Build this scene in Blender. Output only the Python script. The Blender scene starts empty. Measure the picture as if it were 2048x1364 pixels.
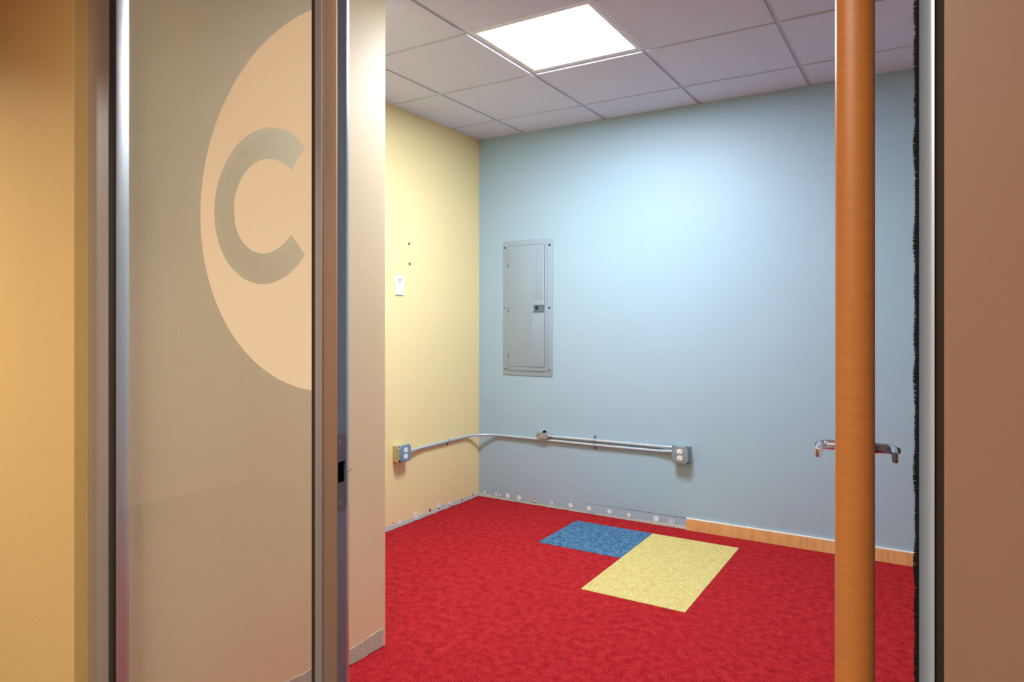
import bpy, bmesh, math, random
from mathutils import Vector, Matrix
random.seed(7)
PI = math.pi
SC = bpy.context.scene
COL = SC.collection

# ------------------------------------------------------------------ materials
def srgb(r, g, b):
    f = lambda c: (c/255/12.92) if c/255 <= .04045 else ((c/255+.055)/1.055)**2.4
    return (f(r), f(g), f(b), 1)

def mat(name, col, rough=.6, metal=0., spec=.4, noise=0., nscale=30., bump=0., bscale=300., detail=3., coat=0.):
    m = bpy.data.materials.new(name); m.use_nodes = True
    nt = m.node_tree; N = nt.nodes; L = nt.links
    b = N['Principled BSDF']
    b.inputs['Base Color'].default_value = col
    b.inputs['Roughness'].default_value = rough
    b.inputs['Metallic'].default_value = metal
    b.inputs['Specular IOR Level'].default_value = spec
    b.inputs['Coat Weight'].default_value = coat
    tc = N.new('ShaderNodeTexCoord')
    if noise:
        n = N.new('ShaderNodeTexNoise'); n.inputs['Scale'].default_value = nscale; n.inputs['Detail'].default_value = detail
        L.new(tc.outputs['Object'], n.inputs['Vector'])
        mx = N.new('ShaderNodeMix'); mx.data_type = 'RGBA'
        c1 = tuple(c*(1-noise) for c in col[:3])+(1,); c2 = tuple(min(1, c*(1+noise)) for c in col[:3])+(1,)
        mx.inputs['A'].default_value = c1; mx.inputs['B'].default_value = c2
        L.new(n.outputs['Fac'], mx.inputs['Factor']); L.new(mx.outputs['Result'], b.inputs['Base Color'])
    if bump:
        n2 = N.new('ShaderNodeTexNoise'); n2.inputs['Scale'].default_value = bscale; n2.inputs['Detail'].default_value = 2
        L.new(tc.outputs['Object'], n2.inputs['Vector'])
        bp = N.new('ShaderNodeBump'); bp.inputs['Strength'].default_value = bump; bp.inputs['Distance'].default_value = .002
        L.new(n2.outputs['Fac'], bp.inputs['Height']); L.new(bp.outputs['Normal'], b.inputs['Normal'])
    return m

def carpet(name, dark, mid, light, speck=260., pos=(.36, .5, .64)):
    m = bpy.data.materials.new(name); m.use_nodes = True
    nt = m.node_tree; N = nt.nodes; L = nt.links
    b = N['Principled BSDF']; b.inputs['Roughness'].default_value = .95; b.inputs['Specular IOR Level'].default_value = .05
    tc = N.new('ShaderNodeTexCoord')
    n = N.new('ShaderNodeTexNoise'); n.inputs['Scale'].default_value = speck; n.inputs['Detail'].default_value = 3; n.inputs['Roughness'].default_value = .65
    n2 = N.new('ShaderNodeTexNoise'); n2.inputs['Scale'].default_value = 28; n2.inputs['Detail'].default_value = 4
    L.new(tc.outputs['Object'], n.inputs['Vector']); L.new(tc.outputs['Object'], n2.inputs['Vector'])
    ma = N.new('ShaderNodeMath'); ma.operation = 'MULTIPLY_ADD'; ma.inputs[1].default_value = .18; 
    L.new(n2.outputs['Fac'], ma.inputs[0]); 
    sub = N.new('ShaderNodeMath'); sub.operation = 'SUBTRACT'; sub.inputs[1].default_value = .09
    L.new(n.outputs['Fac'], sub.inputs[0]); L.new(sub.outputs[0], ma.inputs[2])
    r = N.new('ShaderNodeValToRGB'); e = r.color_ramp.elements
    e[0].position = pos[0]; e[0].color = dark; e[1].position = pos[2]; e[1].color = light
    q = r.color_ramp.elements.new(pos[1]); q.color = mid
    L.new(ma.outputs[0], r.inputs['Fac']); L.new(r.outputs['Color'], b.inputs['Base Color'])
    bp = N.new('ShaderNodeBump'); bp.inputs['Strength'].default_value = .5; bp.inputs['Distance'].default_value = .003
    L.new(n.outputs['Fac'], bp.inputs['Height']); L.new(bp.outputs['Normal'], b.inputs['Normal'])
    return m

def wood(name, c1, c2, scale=(40, 40, 1.2), rough=.4):
    m = bpy.data.materials.new(name); m.use_nodes = True
    nt = m.node_tree; N = nt.nodes; L = nt.links
    b = N['Principled BSDF']; b.inputs['Roughness'].default_value = rough; b.inputs['Specular IOR Level'].default_value = .4
    tc = N.new('ShaderNodeTexCoord'); mp = N.new('ShaderNodeMapping'); mp.inputs['Scale'].default_value = scale
    L.new(tc.outputs['Object'], mp.inputs['Vector'])
    n = N.new('ShaderNodeTexNoise'); n.inputs['Scale'].default_value = 1; n.inputs['Detail'].default_value = 5; n.inputs['Distortion'].default_value = .6
    L.new(mp.outputs['Vector'], n.inputs['Vector'])
    r = N.new('ShaderNodeValToRGB'); r.color_ramp.elements[0].position = .3; r.color_ramp.elements[0].color = c1
    r.color_ramp.elements[1].position = .68; r.color_ramp.elements[1].color = c2
    L.new(n.outputs['Fac'], r.inputs['Fac']); L.new(r.outputs['Color'], b.inputs['Base Color'])
    return m

def emis(name, col, s):
    m = bpy.data.materials.new(name); m.use_nodes = True
    nt = m.node_tree; nt.nodes.clear()
    e = nt.nodes.new('ShaderNodeEmission'); e.inputs['Color'].default_value = col; e.inputs['Strength'].default_value = s
    o = nt.nodes.new('ShaderNodeOutputMaterial'); nt.links.new(e.outputs[0], o.inputs['Surface'])
    return m

def glass_mat():
    m = bpy.data.materials.new('clear_glass'); m.use_nodes = True
    nt = m.node_tree; nt.nodes.clear()
    t = nt.nodes.new('ShaderNodeBsdfTransparent'); t.inputs['Color'].default_value = (.955, .975, .955, 1)
    g = nt.nodes.new('ShaderNodeBsdfGlossy'); g.inputs['Roughness'].default_value = .02
    f = nt.nodes.new('ShaderNodeFresnel')
    ge = nt.nodes.new('ShaderNodeNewGeometry'); mr = nt.nodes.new('ShaderNodeMapRange')
    mr.inputs['To Min'].default_value = 1.42; mr.inputs['To Max'].default_value = 1/1.42   # same weak reflection on both faces of the pane
    nt.links.new(ge.outputs['Backfacing'], mr.inputs['Value']); nt.links.new(mr.outputs['Result'], f.inputs['IOR'])
    x = nt.nodes.new('ShaderNodeMixShader'); o = nt.nodes.new('ShaderNodeOutputMaterial')
    nt.links.new(f.outputs[0], x.inputs['Fac']); nt.links.new(t.outputs[0], x.inputs[1]); nt.links.new(g.outputs[0], x.inputs[2])
    nt.links.new(x.outputs[0], o.inputs['Surface'])
    return m

def vinyl_mat():
    m = bpy.data.materials.new('peach_vinyl'); m.use_nodes = True
    nt = m.node_tree; nt.nodes.clear()
    c = VINYL
    d = nt.nodes.new('ShaderNodeBsdfDiffuse'); d.inputs['Color'].default_value = c
    t = nt.nodes.new('ShaderNodeBsdfTranslucent'); t.inputs['Color'].default_value = c
    x = nt.nodes.new('ShaderNodeMixShader'); x.inputs['Fac'].default_value = .3
    o = nt.nodes.new('ShaderNodeOutputMaterial')
    nt.links.new(d.outputs[0], x.inputs[1]); nt.links.new(t.outputs[0], x.inputs[2]); nt.links.new(x.outputs[0], o.inputs['Surface'])
    return m

def blue_wall_mat():
    m = mat('blue_wall_paint', BLUE, .5, 0, .35, noise=.025, nscale=2.2, bump=.08, bscale=220)
    nt = m.node_tree; N = nt.nodes; L = nt.links; b = N['Principled BSDF']
    base = b.inputs['Base Color'].links[0].from_socket
    tc = N.new('ShaderNodeTexCoord')
    v = N.new('ShaderNodeTexVoronoi'); v.inputs['Scale'].default_value = 11
    L.new(tc.outputs['Object'], v.inputs['Vector'])
    lt = N.new('ShaderNodeMath'); lt.operation = 'LESS_THAN'; lt.inputs[1].default_value = .035
    L.new(v.outputs['Distance'], lt.inputs[0])
    sx = N.new('ShaderNodeSeparateXYZ'); L.new(tc.outputs['Object'], sx.inputs[0])
    zl = N.new('ShaderNodeMath'); zl.operation = 'LESS_THAN'; zl.inputs[1].default_value = .36; L.new(sx.outputs['Z'], zl.inputs[0])
    mu = N.new('ShaderNodeMath'); mu.operation = 'MULTIPLY'; L.new(lt.outputs[0], mu.inputs[0]); L.new(zl.outputs[0], mu.inputs[1])
    mu2 = N.new('ShaderNodeMath'); mu2.operation = 'MULTIPLY'; mu2.inputs[1].default_value = .45; L.new(mu.outputs[0], mu2.inputs[0])
    mx = N.new('ShaderNodeMix'); mx.data_type = 'RGBA'; mx.inputs['B'].default_value = srgb(70, 85, 95)
    L.new(mu2.outputs[0], mx.inputs['Factor']); L.new(base, mx.inputs['A']); L.new(mx.outputs['Result'], b.inputs['Base Color'])
    return m

BLUE = srgb(157, 186, 203)
VINYL = srgb(241, 226, 198)
M = dict(
    blue=blue_wall_mat(),
    yellow=mat('yellow_wall_paint', srgb(234, 218, 162), .5, 0, .35, noise=.02, nscale=2, bump=.12, bscale=240),
    cream=mat('cream_wall_paint', srgb(236, 219, 176), .55, 0, .65, noise=.03, nscale=3, bump=.16, bscale=210),
    gold=mat('golden_wall_paint', srgb(210, 176, 114), .55, 0, .3, noise=.03, nscale=3, bump=.3, bscale=210),
    plaster=mat('bare_plaster', srgb(198, 206, 200), .8, 0, .2, noise=.1, nscale=25, bump=.6, bscale=70),
    plaster_tan=mat('bare_plaster_tan', srgb(196, 196, 178), .8, 0, .2, noise=.12, nscale=25, bump=.6, bscale=70),
    spot=mat('white_glue', srgb(228, 234, 236), .6, 0, .3, noise=.06, nscale=60),
    torn=mat('torn_paper', srgb(120, 95, 75), .9, noise=.2, nscale=90),
    darkline=mat('dark_paint_line', srgb(70, 86, 98), .8, noise=.4, nscale=60),
    tile=mat('ceiling_tile', srgb(203, 212, 234), .9, 0, .1, noise=.02, nscale=300, bump=.25, bscale=500),
    tee=mat('ceiling_grid_metal', srgb(190, 198, 206), .6, 0, .3),
    lampframe=mat('lamp_frame_white', srgb(220, 222, 226), .5, 0, .3),
    lamp=emis('lamp_diffuser', (.90, .955, 1.05, 1), 78.),
    red=carpet('red_carpet', srgb(84, 10, 18), srgb(162, 24, 32), srgb(200, 60, 60), 300, (.38, .5, .60)),
    bluecarpet=carpet('blue_carpet', srgb(24, 54, 90), srgb(58, 102, 140), srgb(122, 162, 190), 210),
    yellowcarpet=carpet('yellow_carpet', srgb(168, 140, 74), srgb(200, 184, 112), srgb(216, 204, 142), 230, (.34, .47, .6)),
    fringe=mat('carpet_fibre', srgb(130, 20, 30), .95, 0, .05),
    dkfloor=carpet('corridor_carpet', srgb(60, 48, 42), srgb(84, 66, 56), srgb(110, 90, 76)),
    corr=mat('corridor_paint', srgb(158, 108, 68), .7, noise=.02, nscale=2),
    mauve=mat('corridor_end_paint', srgb(186, 164, 156), .7, noise=.02, nscale=2),
    roomwhite=mat('white_fill_paint', srgb(214, 222, 226), .6),  # for the unseen right wall, whitened to bounce fill light
    boxyellow=mat('yellow_painted_steel', srgb(190, 184, 124), .5, 0, .4, noise=.05, nscale=60),
    alu=mat('satin_aluminium', (.60, .60, .61, 1), .42, .85, noise=.02, nscale=8),
    alujamb=mat('aluminium_pale_reflection', (.60, .69, .76, 1), .42, .5, noise=.02, nscale=8),  # jamb aluminium, the room's bluish-white reflection mixed into its colour
    brownreflect=mat('aluminium_brown_reflection', (.56, .43, .32, 1), .42, .85, noise=.02, nscale=8),  # post aluminium with the corridor's brown reflection put into its colour
    darkreflect=mat('aluminium_dark_reflection', (.27, .31, .37, 1), .45, .9, noise=.03, nscale=8),  # same aluminium, darkened and blued to carry the room's reflection
    gasket=mat('black_gasket', (.035, .026, .020, 1), .7, 0, .2),
    brush=mat('black_pile', (.012, .012, .013, 1), .9, 0, .2),
    strike=mat('dark_steel_strike', (.22, .22, .235, 1), .45, 1.0, noise=.05, nscale=40),
    black=mat('black_void', (.004, .004, .004, 1), .9, 0, 0),
    chrome=mat('chrome', (.72, .73, .75, 1), .14, 1.0),
    galv=mat('galvanised_steel', (.40, .45, .47, 1), .42, .6, noise=.12, nscale=60),
    emt=mat('conduit_steel', (.50, .59, .66, 1), .33, .35, noise=.05, nscale=30),
    coverreflect=mat('outlet_cover_blue_reflection', (.34, .50, .66, 1), .36, .8, noise=.1, nscale=120),  # steel cover with the blue wall's reflection put into its colour
    covergrey=mat('outlet_cover_dull', (.25, .32, .37, 1), .45, .25, noise=.15, nscale=120),
    white=mat('white_plastic', srgb(240, 242, 240), .4, 0, .4),
    offwhite=mat('offwhite_shade', srgb(205, 203, 192), .5, 0, .3),
    panelgrey=mat('grey_enamel', srgb(148, 167, 180), .42, 0, .4, noise=.01, nscale=5),
    latch=mat('dark_grey_plastic', srgb(92, 112, 126), .5, 0, .4),
    screw=mat('dark_screw', srgb(48, 60, 70), .45, .6, .4),
    maple=wood('maple_veneer', srgb(208, 156, 98), srgb(230, 184, 124), (34, 40, 5), .45),
    capwhite=mat('white_caulk', srgb(236, 232, 222), .6),
    dooredge=wood('door_edge_wood', srgb(182, 114, 56), srgb(190, 121, 61), (20, 20, 160), .42),
    doorface=mat('door_face_laminate', srgb(186, 190, 196), .4),
    brown=mat('brown_wall_panel', srgb(160, 126, 102), .42, 0, .35, noise=.02, nscale=2, bump=.04, bscale=400),
    anchor=mat('brown_anchor', srgb(150, 110, 60), .7),
    glass=glass_mat(), vinyl=vinyl_mat(),
)

# ------------------------------------------------------------------ mesh helpers
def new(): return bmesh.new()

def obj(name, bm, m, parent=None, smooth=False, kind=None, label=None, loc=None):
    bmesh.ops.recalc_face_normals(bm, faces=bm.faces[:])
    me = bpy.data.meshes.new(name); bm.to_mesh(me); bm.free()
    o = bpy.data.objects.new(name, me); COL.objects.link(o)
    me.materials.append(M[m])
    if smooth:
        for p in me.polygons: p.use_smooth = True
        if smooth is not True: me.set_sharp_from_angle(angle=math.radians(smooth))
    if parent: o.parent = parent
    if kind: o['kind'] = kind
    if label: o['label'] = label
    if loc: o.location = loc
    return o

def tag(o, label, cat, kind=None, group=None):
    o['label'] = label; o['category'] = cat
    if kind: o['kind'] = kind
    if group: o['group'] = group
    return o

def empty(name, label, cat, loc=(0, 0, 0), rz=0, kind=None, group=None):
    o = bpy.data.objects.new(name, None); COL.objects.link(o); o.empty_display_size = .1
    o.location = loc; o.rotation_euler = (0, 0, rz)
    return tag(o, label, cat, kind, group)

def box(bm, a, b, bev=0, seg=2):
    c = [(x+y)/2 for x, y in zip(a, b)]; s = [abs(y-x) for x, y in zip(a, b)]
    t = bmesh.new()
    bmesh.ops.create_cube(t, size=1, matrix=Matrix.Translation(c) @ Matrix.Diagonal((*s, 1)))
    if bev: bmesh.ops.bevel(t, geom=t.edges[:], offset=bev, segments=seg, affect='EDGES', profile=.5)
    join(bm, t); return bm

def join(bm, t):
    me = bpy.data.meshes.new('tmp'); t.to_mesh(me); t.free(); bm.from_mesh(me); bpy.data.meshes.remove(me)

def prism(bm, pts, lo, hi, axis='y', bev=0, seg=2):
    """extrude a 2d outline: axis y -> pts are (x,z); axis z -> (x,y); axis x -> (y,z)"""
    def P(p, h):
        return {'y': (p[0], h, p[1]), 'z': (p[0], p[1], h), 'x': (h, p[0], p[1])}[axis]
    t = bmesh.new()
    A = [t.verts.new(P(p, lo)) for p in pts]; B = [t.verts.new(P(p, hi)) for p in pts]
    n = len(pts)
    fa = t.faces.new(A); fb = t.faces.new(B[::-1])
    for i in range(n): t.faces.new((A[i], B[i], B[(i+1) % n], A[(i+1) % n]))
    if bev:
        bmesh.ops.bevel(t, geom=list(fa.edges), offset=bev, segments=seg, affect='EDGES', profile=.5)
    join(bm, t); return bm

def rrect(w, h, r, cx=0, cz=0, n=6):
    out = []
    for sx, sz, a0 in ((1, 1, 0), (-1, 1, 90), (-1, -1, 180), (1, -1, 270)):
        for i in range(n+1):
            a = math.radians(a0 + 90*i/n)
            out.append((cx+sx*(w/2-r)+r*math.cos(a), cz+sz*(h/2-r)+r*math.sin(a)))
    return out

def circ(r, n=24, cx=0, cz=0, ry=None):
    ry = ry or r
    return [(cx+r*math.cos(2*PI*i/n), cz+ry*math.sin(2*PI*i/n)) for i in range(n)]

def slab(bm, loops, lo, hi):
    """flat shape in XZ with holes (first loop = outline), extruded along y"""
    t = bmesh.new(); es = []
    for lp in loops:
        vs = [t.verts.new((p[0], lo, p[1])) for p in lp]
        for i in range(len(vs)): es.append(t.edges.new((vs[i], vs[(i+1) % len(vs)])))
    bmesh.ops.triangle_fill(t, edges=es, use_beauty=True, use_dissolve=False)
    r = bmesh.ops.extrude_face_region(t, geom=t.faces[:])
    bmesh.ops.translate(t, verts=[v for v in r['geom'] if isinstance(v, bmesh.types.BMVert)], vec=(0, hi-lo, 0))
    join(bm, t); return bm

def tube(bm, path, rad, n=14, cap=True):
    P = [Vector(p) for p in path]; rings = []
    R = rad if isinstance(rad, (list, tuple)) else [rad]*len(P)
    up = None
    for i, p in enumerate(P):
        d = (P[min(i+1, len(P)-1)]-P[max(i-1, 0)]).normalized()
        if up is None: up = Vector((0, 0, 1)) if abs(d.z) < .9 else Vector((1, 0, 0))
        s = d.cross(up).normalized(); up = s.cross(d).normalized()
        rings.append([bm.verts.new(p + s*R[i]*math.cos(2*PI*k/n) + up*R[i]*math.sin(2*PI*k/n)) for k in range(n)])
    for a, b in zip(rings, rings[1:]):
        for k in range(n): bm.faces.new((a[k], a[(k+1) % n], b[(k+1) % n], b[k]))
    if cap: bm.faces.new(rings[0][::-1]); bm.faces.new(rings[-1])
    return bm

# ------------------------------------------------------------------ measures (metres; camera stands at x=0, y=0)
CAM_Z = 1.2589; TH = math.radians(31.411)
XL, YB, ZC = -2.7531, 4.0555, 2.5463          # yellow wall, blue wall, ceiling
XR = 1.1                                       # far right wall of the room, out of view
YF, YI = .94, .982                             # front and inner face of the glazed front
XCH, YCH = -1.803, 2.0108                      # wall return beside the glazing

# ------------------------------------------------------------------ shell
b = new(); box(b, (XL-.3, YF-.02, -.12), (XR, YB+.05, 0))
tag(obj('floor', b, 'red'), 'red mottled carpet floor of the empty room', 'floor', 'structure')
b = new(); box(b, (XL-.15, YB, -.1), (XR+.1, YB+.12, ZC+.1))
wb = tag(obj('wall_back', b, 'blue'), 'pale blue painted wall facing the doorway, with an electrical panel', 'wall', 'structure')
b = new(); box(b, (XL-.12, YCH-.1, -.1), (XL, YB, ZC+.1))
wl = tag(obj('wall_left', b, 'yellow'), 'pale yellow wall left of the blue wall, with a white cable plate', 'wall', 'structure')
b = new(); box(b, (XL, YI, -.1), (XCH, YCH, ZC+.1), .003)
wc = tag(obj('wall_side', b, 'cream'), 'cream wall seen through the glass and ending at an outside corner', 'wall', 'structure')
b = new(); box(b, (XR, YF+.01, -.1), (XR+.1, YB, ZC+.1))
tag(obj('wall_right', b, 'roomwhite'), 'unseen wall closing the room beyond the right edge, whitened for fill light', 'wall', 'structure')
b = new(); box(b, (-4.6, .9037, -.1), (-1.8549, YI, ZC+.1), .002)
wf = tag(obj('wall_front', b, 'gold'), 'golden yellow corridor wall at the left edge', 'wall', 'structure')
b = new(); box(b, (.0139, .9375, -.1), (2.6, .99, ZC+.1), .0012)
tag(obj('wall_panel', b, 'brown'), 'brown wall panel at the right edge beside the door jamb', 'wall', 'structure')

# corridor the photographer stands in (behind and around the camera)
b = new(); box(b, (-4.6, -1.6, -.12), (2.6, YF-.02, 0))
tag(obj('floor_corridor', b, 'dkfloor'), 'brown corridor carpet before the glazed front', 'floor', 'structure')
b = new(); box(b, (-4.6, -1.7, -.1), (2.6, -1.6, ZC+.1))
tag(obj('wall_corridor', b, 'corr'), 'tan corridor wall opposite the glazed front', 'wall', 'structure')
b = new(); box(b, (-4.7, -1.7, -.1), (-4.6, YI, ZC+.1))
tag(obj('wall_corridor_left', b, 'mauve'), 'pinkish grey wall closing the left end of the corridor', 'wall', 'structure')
b = new(); box(b, (2.6, -1.7, -.1), (2.7, 1., ZC+.1))
tag(obj('wall_corridor_right', b, 'corr'), 'tan wall closing the right end of the corridor', 'wall', 'structure')
b = new(); box(b, (-4.7, -1.7, ZC+.0), (2.7, YI, ZC+.1))
tag(obj('ceiling_corridor', b, 'corr'), 'plain corridor ceiling above the camera', 'ceiling', 'structure')

# room ceiling: dropped-edge tiles hung in a metal grid
gx = [XL] + [-2.381+.6062*i for i in range(6)] + [XR]
gy = [YB, 3.7215, 3.1245, 2.5225, 1.918, 1.313, YI]
LX, LY = 2, 2                                   # the cell that holds the lamp
b = new(); gap = .0105
for i in range(len(gx)-1):
    for j in range(len(gy)-1):
        if (i, j) == (LX, LY): continue
        x0 = gx[i]+(gap if i else .001); x1 = gx[i+1]-(gap if i < len(gx)-2 else .001)
        y1 = gy[j]-(gap if j else .001); y0 = gy[j+1]+(gap if j < len(gy)-2 else .001)
        if x1 > XCH and x0 < XCH and False: pass
        box(b, (x0, y0, ZC), (x1, y1, ZC+.022), .0012, 1)
ce = tag(obj('ceiling', b, 'tile'), 'white suspended ceiling of square tiles above the red floor', 'ceiling', 'structure')
b = new()
for x in gx[1:-1]: box(b, (x-.012, YI, ZC+.007), (x+.012, YB, ZC+.04))
for y in gy[1:-1]: box(b, (XL, y-.012, ZC+.0075), (XR, y+.012, ZC+.0395))
box(b, (XL, YI, ZC+.04), (XR, YB, ZC+.06))
obj('ceiling_grid', b, 'tee', ce, label='light grey metal grid between the tiles')

# recessed square lamp
lc = ((gx[LX]+gx[LX+1])/2-.001, (gy[LY]+gy[LY+1])/2)
lr = empty('ceiling_light', 'lit square white light panel set in the tiled ceiling', 'ceiling light', (lc[0], lc[1], ZC))
w = .593/2; wi = .549/2; hy_ = .59/2; hi_ = .531/2
b = new()
for s in (-1, 1):
    box(b, (s*wi, -hy_, .0065), (s*w, hy_, .014), .001, 1)
    box(b, (-wi, s*hi_, .0065), (wi, s*hy_, .014), .001, 1)
obj('lamp_frame', b, 'lampframe', lr)
b = new(); box(b, (-wi-.001, -hi_-.001, .0085), (wi+.001, hi_+.001, .0125))
obj('diffuser', b, 'lamp', lr)

# ------------------------------------------------------------------ traces of the removed baseboard, parts of their walls
def ragged(bm, axis, plane, u0, u1, h, thick, amp, step=.012, sgn=1, top=None):
    n = max(2, int(abs(u1-u0)/step)); lo = -.005
    pts = [(u0, lo)] ; hs = h
    up = []
    for i in range(n+1):
        u = u0+(u1-u0)*i/n
        base = top(u) if top else h
        up.append((u, base+random.uniform(-amp, amp)))
    pts = [(u0, lo)] + up + [(u1, lo)]
    prism(bm, pts, plane, plane+sgn*thick, axis)
b = new(); ragged(b, 'y', YB, -2.7525, -1.25, .02, .0012, .0016, .014, -1, lambda u: .028-.017*min(1, (u+2.7525)/.2) if u < -1.9 else .005+.017*(u+1.9)/.65)
obj('bare_strip', b, 'plaster', wb, label='whitish unpainted strip along the foot of the blue wall')
b = new(); ragged(b, 'x', XL, 2.012, 4.055, .029, .0012, .002, .014, 1, lambda u: .029+.004*math.sin(u*9))
obj('bare_strip', b, 'plaster', wl, label='whitish unpainted strip along the foot of the yellow wall')
b = new(); ragged(b, 'x', XCH, 1.0, 1.996, .06, .0015, .003, .018, 1, lambda u: .064+.012*max(0, (1.75-u)/.3)+.004*math.sin(u*23))
obj('bare_strip', b, 'plaster_tan', wc, label='ragged bare plaster strip at the foot of the cream wall')
b = new(); up = []; lo = []
for i in range(57):
    u = -1.92+.672*i/56; h = .0665+.0025*i/56
    t = .0002+.0004*random.random() if i < 26 or random.random() < .2 else random.uniform(.0010, .0024)
    lo.append((u, h-t)); up.append((u, h+t*.5))
prism(b, lo+up[::-1], YB-.0006, YB, 'y')
obj('paint_line', b, 'darkline', wb, label='dark broken paint line left by a removed baseboard')

def blob(r, n=18, k=.10, cx=0, cz=0, sy=1):
    return [(cx+r*(1+random.uniform(-k, k))*math.cos(2*PI*i/n), cz+sy*r*(1+random.uniform(-k, k))*math.sin(2*PI*i/n)) for i in range(n)]
for (x, z, r, k) in [(-2.7049, .0342, .010, 0), (-2.6052, .0328, .0125, 1), (-2.5752, .0318, .007, 0), (-2.5118, .0345, .0175, 0), (-2.4194, .0334, .018, 0),
                     (-2.2959, .0313, .020, 2), (-2.1656, .032, .0122, 1), (-2.0232, .0369, .016, 0), (-1.8897, .0364, .0158, 0), (-1.7461, .0367, .0156, 0),
                     (-1.6155, .0338, .0141, 0), (-1.4374, .0363, .0187, 0), (-1.3417, .0352, .0172, 3)]:
    b = new()
    if k == 3:
        slab(b, [blob(r, 20, .06, x, z), blob(r*.72, 20, .1, x, z)], YB-.0018, YB)
        t = new(); prism(t, blob(r*.35, 9, .3, x, z), YB-.0018, YB); obj('glue_spot', t, 'spot', wb)
    else: prism(b, blob(r*.93, 22, .05, x, z), YB-.0014, YB)
    o = obj('glue_spot', b, 'plaster' if k == 2 else 'spot', wb)
    if k in (1, 2):
        t = new(); prism(t, [(x-r*.9, z+r*.35), (x-r*.2, z+r*.55), (x+r*.8, z+r*.3), (x+r*.7, z+r*.62), (x-.2*r, z+r*.85), (x-r*.7, z+r*.7)] if k == 2 else blob(r*.3, 7, .4, x, z), YB-.0019, YB-.0012)
        if k == 2:
            obj('torn_paper', t, 'torn', o); t = new(); prism(t, [(x-r, z-r*.2), (x-r*.1, z-r*1.05), (x+r*.9, z-r*.5), (x+r*.8, z-r*.3), (x-.1*r, z-r*.75), (x-r*.8, z-r*.1)], YB-.0019, YB-.0012)
        obj('torn_paper', t, 'torn', o)
for (y, z, r, k) in [(3.1405, .0386, .005, 2), (3.1982, .031, .013, 0), (3.3512, .0328, .023, 0), (3.4912, .0318, .0125, 2), (3.5863, .0381, .0177, 1), (3.7068, .0265, .0155, 1), (3.8445, .022, .010, 2), (3.9742, .0274, .008, 2)]:
    b = new(); prism(b, blob(r, 20, .07, y, z) if k != 2 else blob(r*.8, 12, .3, y, z), XL, XL+.002, 'x')
    o = obj('glue_spot', b, 'torn' if k == 2 else 'spot', wl)
    if k == 1:
        t = new(); prism(t, [(y-r*.9, z-r*.1), (y-.3*r, z-r*1.1), (y+r*.8, z-r*1.15), (y+r*.5, z-r*.85), (y-.2*r, z-r*.7)], XL+.0019, XL+.0027, 'x')
        obj('torn_paper', t, 'torn', o)

# loose carpet fibres standing along the walls
def fringe(name, segs, n, label):
    b = new()
    for k in range(n):
        (x0, y0), (x1, y1) = random.choices(segs, weights=[math.dist(*s) for s in segs])[0]
        t = random.random(); x = x0+(x1-x0)*t; y = y0+(y1-y0)*t
        a = random.uniform(0, PI); h = random.uniform(.003, .011)*(.5+.5*math.sin(x*17+y*23)**2); wd = .0012
        x += random.uniform(-.004, .004); y += random.uniform(-.004, .004)
        dx, dy = math.cos(a)*wd, math.sin(a)*wd
        vs = [b.verts.new(p) for p in ((x-dx, y-dy, -.001), (x+dx, y+dy, -.001), (x+random.uniform(-.003, .003), y+random.uniform(-.003, .003), h))]
        b.faces.new(vs)
    return obj(name, b, 'fringe', None)
o = fringe('carpet_fringe', [((XL+.006, YCH), (XL+.006, YB)), ((XL, YB-.006), (-1.25, YB-.006)), ((XCH+.006, .99), (XCH+.006, YCH))], 3400, '')
o.parent = bpy.data.objects['floor']; o['kind'] = 'stuff'; o['label'] = 'frayed dark red carpet edge along the bare wall foot'

# baseboard left on the blue wall
b = new(); box(b, (-1.2477, YB-.0125, 0), (XR, YB, .0675), .001, 1)
bb = tag(obj('baseboard_back', b, 'maple'), 'short maple baseboard at the foot of the blue wall', 'baseboard', 'structure')
b = new(); box(b, (-1.2477, YB-.0122, .0675), (XR, YB, .0725), .001, 1)
obj('top_edge', b, 'capwhite', bb, label='white caulked top edge')

# carpet tiles laid into the red carpet
b = new(); box(b, (-1.8935, 3.386, -.004), (-1.3955, 3.8735, .0022), .0006, 1)
tag(obj('carpet_tile', b, 'bluecarpet'), 'blue square carpet tile set in the red carpet', 'carpet tile')
b = new(); box(b, (-1.3945, 2.9000, -.004), (-.8985, 3.8735, .0023), .0006, 1)
tag(obj('carpet_tile', b, 'yellowcarpet'), 'long yellow carpet tile set in the red carpet', 'carpet tile')

# ------------------------------------------------------------------ electrical panel on the blue wall (local: x right, -y into the room)
ep = empty('electrical_panel', 'tall grey electrical panel cover set flush on the blue wall', 'electrical panel', (-2.3525, YB, 1.3436))
b = new(); prism(b, rrect(.391, .930, .012), -.005, 0, 'y', .002, 2)
prism(b, rrect(.322, .868, .012, -.004, .004), -.0105, -.004, 'y', .003, 2)
obj('cover_plate', b, 'panelgrey', ep, smooth=30)
b = new(); prism(b, rrect(.2925, .834, .016, -.0065, .0115), -.0112, -.0103, 'y', 0); obj('door_gap', b, 'screw', ep)
b = new(); prism(b, rrect(.2885, .830, .015, -.0065, .0115), -.0135, -.010, 'y', .0015, 2)
for x in (.062, .088, .114):
    for z0, z1 in ((.052, .40), (-.385, -.052)):
        t = new(); prism(t, rrect(.015, z1-z0, .007, x-.002, (z0+z1)/2), -.0152, -.0130, 'y', .0012, 2); join(b, t)
pd = obj('door', b, 'panelgrey', ep, smooth=30)
b = new(); slab(b, [rrect(.0775, .046, .003, .098, -.005), rrect(.024, .028, .002, .084, -.002)], -.0205, -.013)
la = obj('latch', b, 'latch', pd, label='dark grey latch with a recessed pull')
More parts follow.
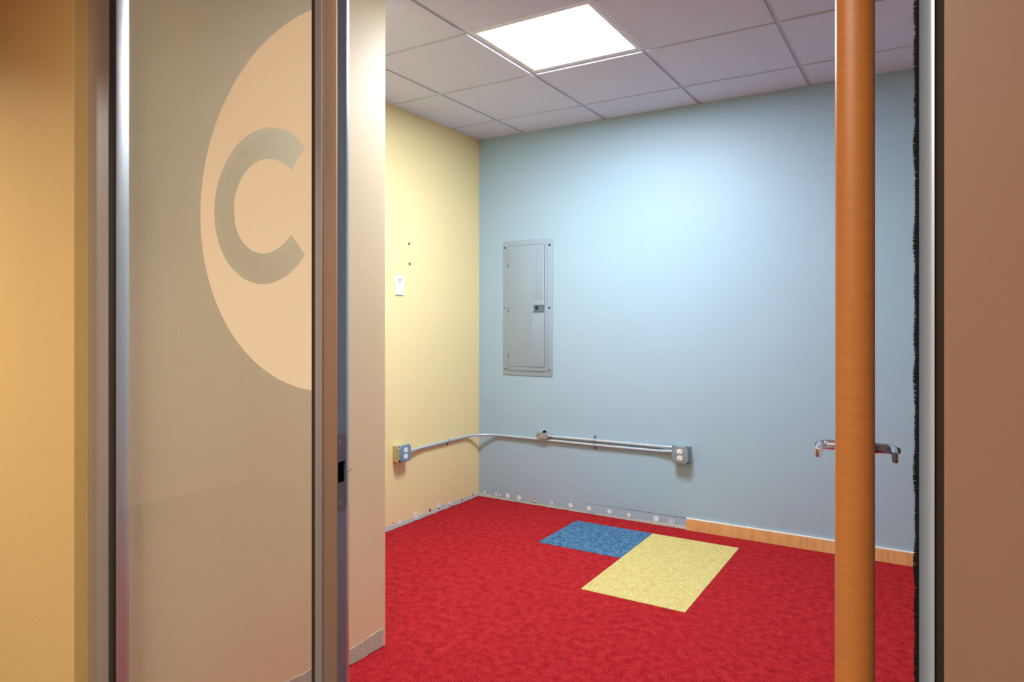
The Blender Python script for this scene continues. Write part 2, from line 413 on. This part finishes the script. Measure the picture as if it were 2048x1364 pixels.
b = new(); box(b, (.0725, -.0145, -.0155), (.0955, -.0132, .0115)); obj('latch_pocket', b, 'screw', la) if False else obj('latch_pocket', b, 'screw', pd)
for z in (.30, -.01, -.325):
    b = new(); box(b, (-.154, -.0165, z-.016), (-.146, -.012, z+.016), .001, 1)
    obj('hinge', b, 'panelgrey', pd)
    b = new(); prism(b, [(-.146, z+.010), (-.143, z+.010), (-.143, z-.020), (-.154, z-.020), (-.154, z-.016), (-.146, z-.016)], -.0142, -.0130, 'y'); obj('hinge_slot', b, 'screw', pd)
for x, z, r in ((-.181, .418, .0062), (.175, .419, .0072), (-.177, -.004, .0042), (.173, -.0025, .0066), (-.175, -.423, .0044), (.175, -.4205, .0040)):
    b = new(); prism(b, circ(r, 16, x, z), -.0085, -.004, 'y', .001, 1); obj('screw', b, 'screw', ep, smooth=40)

# ------------------------------------------------------------------ outlet boxes
def outlet_box(label, loc, rz, bodymat, covermat):
    r = empty('outlet_box', label, 'outlet box', loc, rz, group='steel outlet boxes on the walls')
    # body 101 x 101 x 46
    b = new(); prism(b, rrect(.1, .1, .006, 0, 0), -.046, -.0005, 'y'); bd = obj('box_body', b, bodymat, r)
    for z in (.030, 0, -.030):
        for s in (-1, 1):
            b = new(); tube(b, [(s*.0500, -.023+.0105*math.cos(a*PI/10), z+.0105*math.sin(a*PI/10)) for a in range(21)], .0009, 6)
            obj('knockout', b, bodymat, bd, smooth=True)
    for z in (.012, -.02):
        b = new(); prism(b, circ(.0022, 10, -.039, z), -.0505, -.0495, 'x'); obj('side_hole', b, 'black', bd)
    # raised cover with cut corners
    n = .017; h = .0505
    pts = [(-h+n, -h), (h-n, -h), (h-n*.75, -h+n*.25), (h-n*.25, -h+n*.75), (h, -h+n), (h, h-n), (h-n*.25, h-n*.75), (h-n*.75, h-n*.25), (h-n, h), (-h+n, h), (-h+n*.75, h-n*.25), (-h+n*.25, h-n*.75), (-h, h-n), (-h, -h+n), (-h+n*.25, -h+n*.75), (-h+n*.75, -h+n*.25)]
    b = new(); prism(b, rrect(.102, .102, .008), -.0475, -.0455, 'y')
    t = new(); prism(t, pts, -.060, -.047, 'y', .003, 3); join(b, t)
    cv = obj('cover', b, covermat, r, smooth=25)
    for z in (.0192, -.0192):
        rp = new(); o2 = [(p[0], z+min(.0145, max(-.0145, p[1]-z))) for p in circ(.0172, 28, 0, z)]
        prism(rp, o2, -.0640, -.0595, 'y', .0008, 2)
        ro = obj('receptacle', rp, 'white', r, smooth=40, label='white round outlet face')
        sl = new(); box(sl, (-.0075, -.0645, z+.0005), (-.0052, -.0636, z+.0095)); obj('slot', sl, 'black', ro)
        sl = new(); box(sl, (.0050, -.0645, z+.0015), (.0075, -.0636, z+.0088)); obj('slot', sl, 'black', ro)
        sl = new(); prism(sl, circ(.0026, 12, 0, z-.0085), -.0645, -.0636, 'y'); obj('slot', sl, 'black', ro)
    for x, z in ((-.046, .046), (.046, .046), (-.046, -.046), (.046, -.046)):
        s = new(); prism(s, circ(.0042, 12, x*.97, z*.97), -.0505, -.047, 'y', .001, 1); box(s, (x*.97-.0035, -.0509, z*.97-.0006), (x*.97+.0035, -.0504, z*.97+.0006))
        obj('screw', s, 'screw', r, smooth=40)
    for z in (.041, 0, -.041):
        s = new(); prism(s, circ(.0026, 10, 0, z), -.0615, -.059, 'y', .0006, 1); obj('screw', s, 'galv', r, smooth=40)
    return r
outlet_box('steel outlet box with two white receptacles low on the yellow wall', (XL, 3.1835, .4565), PI/2, 'boxyellow', 'coverreflect')
outlet_box('steel outlet box with two white receptacles low on the blue wall', (-1.270, YB, .4565), 0, 'galv', 'covergrey')

# ------------------------------------------------------------------ conduits
def bend(c, r, a0, a1, z, n=12):
    return [(c[0]+r*math.cos(math.radians(a0+(a1-a0)*i/n)), c[1]+r*math.sin(math.radians(a0+(a1-a0)*i/n)), z) for i in range(n+1)]
zc = .4525; R_ = .0092; off = .013; br = .185
p = [(XL+.024, 3.235, .4535), (XL+.024, 3.275, .4530), (XL+.0215, 3.31, zc), (XL+.016, 3.36, zc), (XL+off, 3.40, zc), (XL+off, 3.65, zc)]
p += bend((XL+off+br, YB-off-br), br, 180, 90, zc)
p += [(-1.85, YB-off, .4535), (-1.52, YB-off, .4565), (-1.46, YB-off, .4575), (-1.42, YB-.015, .4585), (-1.385, YB-.021, .4605), (-1.365, YB-.023, .4625), (-1.318, YB-.023, .4640)]
b = new(); tube(b, p, R_, 16)
lowc = tag(obj('conduit', b, 'emt', None, smooth=50), 'long steel conduit bent round the corner from yellow wall to blue wall', 'conduit')
b = new(); tube(b, [(-2.155, YB-off, .4800), (-1.85, YB-off, .4835), (-1.46, YB-off, .4850), (-1.42, YB-.015, .4860), (-1.385, YB-.021, .4880), (-1.365, YB-.023, .4890), (-1.318, YB-.023, .4890)], R_, 16)
tag(obj('conduit', b, 'emt', None, smooth=50), 'upper straight steel conduit between oval fitting and blue wall outlet box', 'conduit')
# connectors at the right box belong to the conduits
for z, par in ((.4640, lowc), (.4890, bpy.data.objects['conduit.001'])):
    b = new(); tube(b, [(-1.347, YB-.023, z), (-1.330, YB-.023, z), (-1.3299, YB-.023, z), (-1.3205, YB-.023, z)], [.0112, .0112, .0130, .0130], 16); obj('connector', b, 'galv', par, smooth=30)
b = new(); tube(b, [(XL+.024, 3.2338, .4535), (XL+.024, 3.243, .4535), (XL+.024, 3.2431, .4535), (XL+.024, 3.262, .4533)], [.0130, .0130, .0112, .0112], 16); obj('connector', b, 'galv', lowc, smooth=30)

# oval conduit fitting
cb = empty('pipe_fitting', 'oval steel conduit fitting at the left end of the upper conduit', 'conduit fitting', (-2.2195, YB, .4825))
b = new(); prism(b, rrect(.092, .041, .0204, 0, 0, 10), -.036, -.0005, 'y', .003, 2)
prism(b, circ(.0145, 16, -.027, 0.), -.018, 0, 'y')
obj('body', b, 'galv', cb, smooth=40)
b = new(); prism(b, rrect(.084, .036, .0178, 0, 0, 10), -.0385, -.0355, 'y', .001, 2); cv = obj('cover', b, 'galv', cb, smooth=40)
for x in (-.033, .033):
    b = new(); prism(b, circ(.0036, 12, x, 0), -.0405, -.038, 'y', .0008, 1); obj('screw', b, 'screw', cv, smooth=40)
b = new(); tube(b, [(.040, -.017, -.0005), (.052, -.0145, -.002), (.0521, -.0142, -.002), (.070, -.0135, -.002)], [.0135, .0135, .0118, .0118], 16)
tube(b, [(.063, -.0135, .008), (.063, -.0135, .020)], .0034, 8)
obj('connector', b, 'galv', cb, smooth=30)
b = new(); prism(b, [(-.004, .0200), (.018, .0200), (.016, .030), (.008, .0335), (.002, .029)], -.03, -.006, 'y'); obj('knob', b, 'black', cb)

# one-hole straps
def strap(label, loc, rz, flip, scr=True):
    r = empty('conduit_strap', label, 'pipe strap', loc, rz, group='conduit straps')
    b = new(); n = 12; ro, ri = R_+.0016, R_+.0002; cyy = -off
    pts = [(cyy-ro*math.cos(PI*i/n-PI/2)*1, ro*math.sin(PI*i/n-PI/2)) for i in range(n+1)]
    out = [(-.0003, -ro)] + [(cyy-ro*math.sin(PI*i/n), -ro*math.cos(PI*i/n)) for i in range(n+1)] + [(-.0022, ro), (-.0022, ro+.019), (-.0003, ro+.019), (-.0003, ri)] + [(cyy-ri*math.sin(PI*i/n), ri*math.cos(PI*i/n)) for i in range(n+1)] + [(-.0003, -ri)]
    out = [(a, c*flip) for a, c in out]
    prism(b, out, -.008, .008, 'x'); obj('band', b, 'galv', r, smooth=30)
    b = new(); prism(b, circ(.0058, 14, 0, flip*(ro+.0115)), -.0062, -.002, 'y', .0015, 1); s = obj('screw', b, 'screw', r, smooth=40)
    return r
strap('small steel strap holding the conduit to the yellow wall', (XL, 3.678, zc), PI/2, -1)
strap('upper steel strap with its screw above the twin conduits', (-1.846, YB, .4835), 0, 1)
strap('lower steel strap with its screw below the twin conduits', (-1.844, YB, .4535), 0, -1)

# ------------------------------------------------------------------ cable plate and wall anchors on the yellow wall
wp = empty('wall_plate', 'white recessed cable plate on the yellow wall', 'wall plate', (XL, 3.1915, 1.4720), PI/2)
b = new(); slab(b, [rrect(.0715, .1205, .004), rrect(.036, .076, .002, 0, -.003)], -.009, 0); obj('plate', b, 'white', wp)
b = new(); prism(b, [(-.0085, -.041), (-.001, -.02), (-.001, .035), (0, .035), (0, -.041)], -.018, .018, 'x'); obj('scoop', b, 'white', wp)
b = new(); prism(b, [(-.0055, .035), (-.001, .012), (-.0002, .012), (-.0002, .035)], -.018, .018, 'x'); obj('cable_opening', b, 'offwhite', wp, label='shaded cable opening')
for z in (.049, -.052):
    b = new(); prism(b, circ(.003, 12, 0, z), -.0102, -.0085, 'y', .0006, 1); obj('screw', b, 'galv', wp, smooth=40)
for y, z, lab in ((3.2847, 1.731, 'upper small brown wall anchor in the yellow wall'), (3.2895, 1.606, 'lower small brown wall anchor in the yellow wall')):
    r = empty('wall_anchor', lab, 'wall anchor', (XL, y, z), PI/2, group='wall anchors')
    b = new(); slab(b, [circ(.0088, 18), circ(.0048, 18)], -.003, 0); obj('flange', b, 'anchor', r, smooth=40)
    b = new(); prism(b, circ(.0048, 14), -.0012, 0, 'y'); obj('hole', b, 'torn', r)

# ------------------------------------------------------------------ glazed front: left window
win = empty('window_1', 'tall fixed glass pane with a peach letter C decal left of the doorway', 'window', (0, 0, 0), 0, 'structure')
ZT = ZC
jl = [(-1.8546, .9375), (-1.7600, .9375), (-1.7594, .9378), (-1.7590, .9480), (-1.7428, .9480)]
A_ = [math.radians(8+24*a/12) for a in range(13)]
jl += [(-1.7421-.105*(math.cos(A_[0])-math.cos(a)), .9475+.105*(math.sin(a)-math.sin(A_[0]))) for a in A_[1:]] + [(-1.8546, .9475+.105*(math.sin(A_[-1])-math.sin(A_[0])))]
b = new(); prism(b, jl, 0, ZT, 'z'); obj('window_frame', b, 'alu', win, smooth=25, label='satin aluminium side jamb')
for x0, x1 in ((-1.7574, -1.7425), (-1.0345, -1.0225)):
    b = new(); box(b, (x0, .9405, .06), (x1, .9474, ZT-.05)); obj('gasket', b, 'gasket', win, label='black rubber gasket')
b = new(); box(b, (-1.742, YF, 0), (-1.0225, .978, .07), .002); obj('bottom_rail', b, 'alu', win)
b = new(); box(b, (-1.742, YF, ZT-.05), (-1.0225, .978, ZT), .002); obj('top_rail', b, 'alu', win)
b = new(); box(b, (-1.750, .9476, .06), (-1.025, .9556, ZT-.045)); obj('glass_pane', b, 'glass', win)
# the decal: a big disc cut off by the frame, with a C left clear in it
VX, VZ, VR = -1.022, 1.4955, .376; xe = -1.0405
a0 = math.acos((xe-VX)/VR)
outer = [(VX+VR*math.cos(a0+(2*PI-2*a0)*i/120), VZ+VR*math.sin(a0+(2*PI-2*a0)*i/120)) for i in range(121)]
ccx, ccz, ro, ri = -1.1835, 1.4955, .1645, .0975
ao = math.degrees(math.atan2(.112, .127)); ai = math.degrees(math.atan2(.065, .084))
C_ = [(ccx+ro*math.cos(math.radians(ao+(360-2*ao)*i/90)), ccz+ro*.985*math.sin(math.radians(ao+(360-2*ao)*i/90))) for i in range(91)]
rin = .1065
def rr(t):  # inner edge swells slightly towards its terminals
    return ri + .009*abs(2*t-1)**6
C_ += [(ccx+rr(i/90)*math.cos(math.radians(360-ai-(360-2*ai)*i/90)), ccz+rr(i/90)*math.sin(math.radians(360-ai-(360-2*ai)*i/90))) for i in range(91)]
b = new(); slab(b, [outer, C_], .9468, .94755); obj('vinyl_decal', b, 'vinyl', win, label='peach vinyl disc with a cut-out letter C')

# post between glass and doorway, with the strike plate
post = empty('trim_1', 'aluminium door post with a dark strike plate right of the glass', 'door post', (0, 0, 0), 0, 'structure')
xr = -.9620; xm = .9395
def prof(notch):
    p = [(-1.0219, .9385), (-1.0209, .9365), (-1.0003, .9345), (-.9996, .9352), (-.9992, .9395), (-.9635, .9395), (xr, .9395)]
    if notch: p += [(-.9850, .9395), (-.9850, .9570), (xr, .9570)]
    p += [(xr, .9600)] + [(xr-.041*(math.cos(math.radians(15))-math.cos(math.radians(15+35*i/10))), .9608+.041*(math.sin(math.radians(15+35*i/10))-math.sin(math.radians(15)))) for i in range(11)] + [(-1.0219, .9816)]
    return p
b = new()
prism(b, prof(False), 0, .948, 'z'); prism(b, prof(True), .948, .9895, 'z'); prism(b, prof(False), .9895, ZT, 'z')
obj('post', b, 'alu', post, smooth=25)
b = new(); slab(b, [[(.9376, 0), (.9606, 0), (.9606, ZT), (.9376, ZT)], [(.9392, .9478), (.9572, .9478), (.9572, .9897), (.9392, .9897)]], 0, .0006)
bmesh.ops.transform(b, matrix=Matrix(((0, 1, 0, xr-.0001), (1, 0, 0, 0), (0, 0, 1, 0), (0, 0, 0, 1))), verts=b.verts[:])
obj('reveal_strip', b, 'darkreflect', post, label='inner face coloured with a dark blue-grey room reflection')
b = new(); prism(b, [(-.9986, .9396), (-.9986, .9372), (-.9655, .9365), (-.9628, .9368), (xr+.0002, .9376), (xr+.0002, .9396)], 0, ZT, 'z'); obj('post_face', b, 'brownreflect', post, smooth=25, label='corridor-side post face tinted with a brown reflection')
b = new(); out = [(.9372, .8925), (.9450, .8930)] + [(.9525+.008*math.sin(PI/2*i/6), .9010-.008*math.cos(PI/2*i/6)) for i in range(7)] + [(.9605-.008*(1-math.cos(PI/2*i/6)), 1.0320+.008*math.sin(PI/2*i/6)) for i in range(7)] + [(.9372, 1.0400)]
hole = [(.9380, .9500), (.9400, .9485), (.9568, .9485), (.9568, .9885), (.9410, .9885), (.9380, .9860)]
slab(b, [out, hole], .0004, .0016)
bmesh.ops.transform(b, matrix=Matrix(((0, 1, 0, xr), (1, 0, 0, 0), (0, 0, 1, 0), (0, 0, 0, 1))), verts=b.verts[:])
st = obj('strike_plate', b, 'strike', post, label='dark steel strike plate with a latch hole')
b = new(); box(b, (xr-.0228, .9396, .9482), (xr-.0022, .9569, .9894)); obj('latch_pocket', b, 'black', st)
for z in (1.0255, .9075):
    b = new(); prism(b, circ(.0032, 14, .9468, z), xr+.0014, xr+.0024, 'x', .0007, 1); sc = obj('screw', b, 'strike', st, smooth=40)
    b = new(); prism(b, circ(.0013, 8, .9468, z), xr+.0022, xr+.0026, 'x'); obj('socket', b, 'black', sc)
    b = new(); tube(b, [(xr+.0016, .9468+.0038*math.cos(a*PI/8), z+.0038*math.sin(a*PI/8)) for a in range(17)], .0005, 5); obj('screw_rim', b, 'alu', sc)
b = new(); tube(b, [(xr-.001, .9575, .9660), (xr+.002, .9600, .9650), (xr+.003, .9640, .9662), (xr+.0035, .9690, .9680), (xr+.003, .9740, .9705)], .0004, 5); obj('loose_wire', b, 'gasket', st)

# right jamb
jr = empty('trim_2', 'slim aluminium jamb with a black brush seal right of the open door', 'door jamb', (0, 0, 0), 0, 'structure')
p = [(-.0116, 1.0200), (-.0116, .9885)] + [(-.0116+.0150*(1-math.cos(PI/2*i/12)), .9885-.0500*math.sin(PI/2*i/12)) for i in range(1, 13)] + [(.0045, .9385), (.0048, .9420), (.0048, 1.0200)]
b = new(); prism(b, p, 0, ZT, 'z'); obj('jamb', b, 'alujamb', jr, smooth=25)
b = new(); box(b, (.0049, .9440, 0), (.0138, .9800, ZT)); obj('gasket', b, 'gasket', jr, label='dark groove beside the brown panel')
b = new(); box(b, (-.0145, .9900, .005), (-.0115, 1.0020, 2.45))
for k in range(15000):
    z = random.uniform(.005, 2.45); y = random.uniform(.9905, 1.0015)
    ln = .0030+.0022*abs(math.sin(z*31)+.6*math.sin(z*77+1))*.7+random.uniform(0, .0016)
    vs = [b.verts.new(q) for q in ((-.0128, y, z-.0005), (-.0128, y, z+.0005), (-.0128-ln, y+random.uniform(-.001, .001), z+random.uniform(-.0012, .0012)))]
    b.faces.new(vs)
obj('brush_seal', b, 'brush', jr, kind='stuff', label='black fuzzy brush seal')
hd = tag(obj('trim_3', box(new(), (-.9617, YF, ZT-.075), (-.0113, .98, ZT), .002), 'alu'), 'aluminium head rail above the open doorway', 'door head', 'structure')

# ------------------------------------------------------------------ door leaf, standing open and seen edge on
ra = math.atan2(.9965, -.0836)
dr = empty('door_1', 'open wooden door seen edge on, with chrome lever handles at its far edge', 'door', (-.0757, .9, .006), ra, 'structure')
T = .0213
b = new(); pts = [(0, 0)]
# local x along the leaf, y across (+y = left in the photograph)
prof_ = []
for s in (1, -1):
    pass
edge = [(.0030-.0030*math.cos(math.radians(a)), T*(a/90)) for a in range(-90, 91, 10)]
edge = [(.018*(1-math.sqrt(max(0, 1-.97*(abs(e[1])/T)**2))), e[1]) for e in edge]
outline = edge + [(.938, T), (.938, -T)]
prism(b, outline, 0, 2.44, 'z')
leaf = obj('leaf', b, 'dooredge', dr, smooth=40)
for s in (1, -1):
    b = new(); box(b, (.0190, s*(T-.002), .001), (.9375, s*(T+.0003), 2.439)); obj('door_face', b, 'doorface', dr)
b = new(); box(b, (.9378, -.0115, .88), (.9392, .0115, 1.05), .0004, 1); obj('latch_plate', b, 'chrome', dr)
hz = .9605
for s, reach in ((1, .0745), (-1, .0790)):
    r = T+.0008
    b = new(); tube(b, [(.868, s*r, hz), (.868, s*(r+.007), hz), (.868, s*(r+.0085), hz)], [.0255, .0255, .0235], 28); rose = obj('lever_handle', b, 'chrome', dr, smooth=40)
    n = new()
    if s < 0: tube(n, [(.868, s*(r+.006), hz), (.868, s*(r+.0245), hz), (.868, s*(r+.0265), hz), (.868, s*(r+.0266), hz)], [.0125, .0125, .0120, .0100], 20)
    pth = [(.868, s*(r+.0065), hz), (.868, s*(reach-.018), hz)]
    for i in range(1, 7):
        a = PI/2*i/6; pth.append((.868-.016*(1-math.cos(a)), s*(reach-.018+.016*math.sin(a)), hz))
    tube(n, pth, .0112, 18); obj('neck', n, 'chrome', rose, smooth=40)
    n = new()
    box(n, (.755, s*(reach-.0085), hz-.0115), (.858, s*(reach+.0045), hz+.0115), .004, 3)
    box(n, (.755, s*(reach-.0420), hz-.0115), (.766, s*(reach+.0045), hz+.0115), .004, 3) if False else None
    obj('lever', n, 'chrome', rose, smooth=50)
    if s < 0:
        n = new(); tube(n, [(.872, s*(reach-.004), hz-.004), (.872, s*(reach+.0075), hz-.004), (.872, s*(reach+.0120), hz-.004), (.872, s*(reach+.0138), hz-.004)], [.0085, .0085, .0062, .002], 16); obj('end_cap', n, 'screw', rose, smooth=40)

# ------------------------------------------------------------------ light
def area(name, loc, sx, sy, power, col, spread=180):
    l = bpy.data.lights.new(name, 'AREA'); l.shape = 'RECTANGLE'; l.size = sx; l.size_y = sy; l.energy = power; l.color = col
    l.spread = math.radians(spread)
    o = bpy.data.objects.new(name, l); COL.objects.link(o); o.location = loc
    return o
WARM = (1, .945, .84)
area('corridor_wall_fill', (-3.15, -.1, 2.53), .3, .3, 50, WARM, 136)  # unseen lamp added to grade the light across the golden wall
area('corridor_lamp', (-.70, -.88, 2.53), 1.2, .6, 84, WARM, 170)
wd = bpy.data.worlds.new('World'); SC.world = wd; wd.use_nodes = True
wd.node_tree.nodes['Background'].inputs[0].default_value = (0, 0, 0, 1); wd.node_tree.nodes['Background'].inputs[1].default_value = 0

# ------------------------------------------------------------------ camera
cam = bpy.data.cameras.new('camera'); co = bpy.data.objects.new('camera', cam); COL.objects.link(co)
co.location = (0, 0, CAM_Z); co.rotation_euler = (PI/2, 0, TH)
cam.sensor_width = 36; cam.lens = 1369/2048*36; cam.shift_y = -42/2048; cam.clip_start = .02
SC.camera = co
vs = SC.view_settings
vs.view_transform = 'Standard'; vs.look = 'None'; vs.gamma = 1; vs.use_curve_mapping = False; vs.exposure = 0
SC.cycles.max_bounces = 12; SC.cycles.diffuse_bounces = 8; SC.cycles.transparent_max_bounces = 12
SC.cycles.sample_clamp_indirect = 8
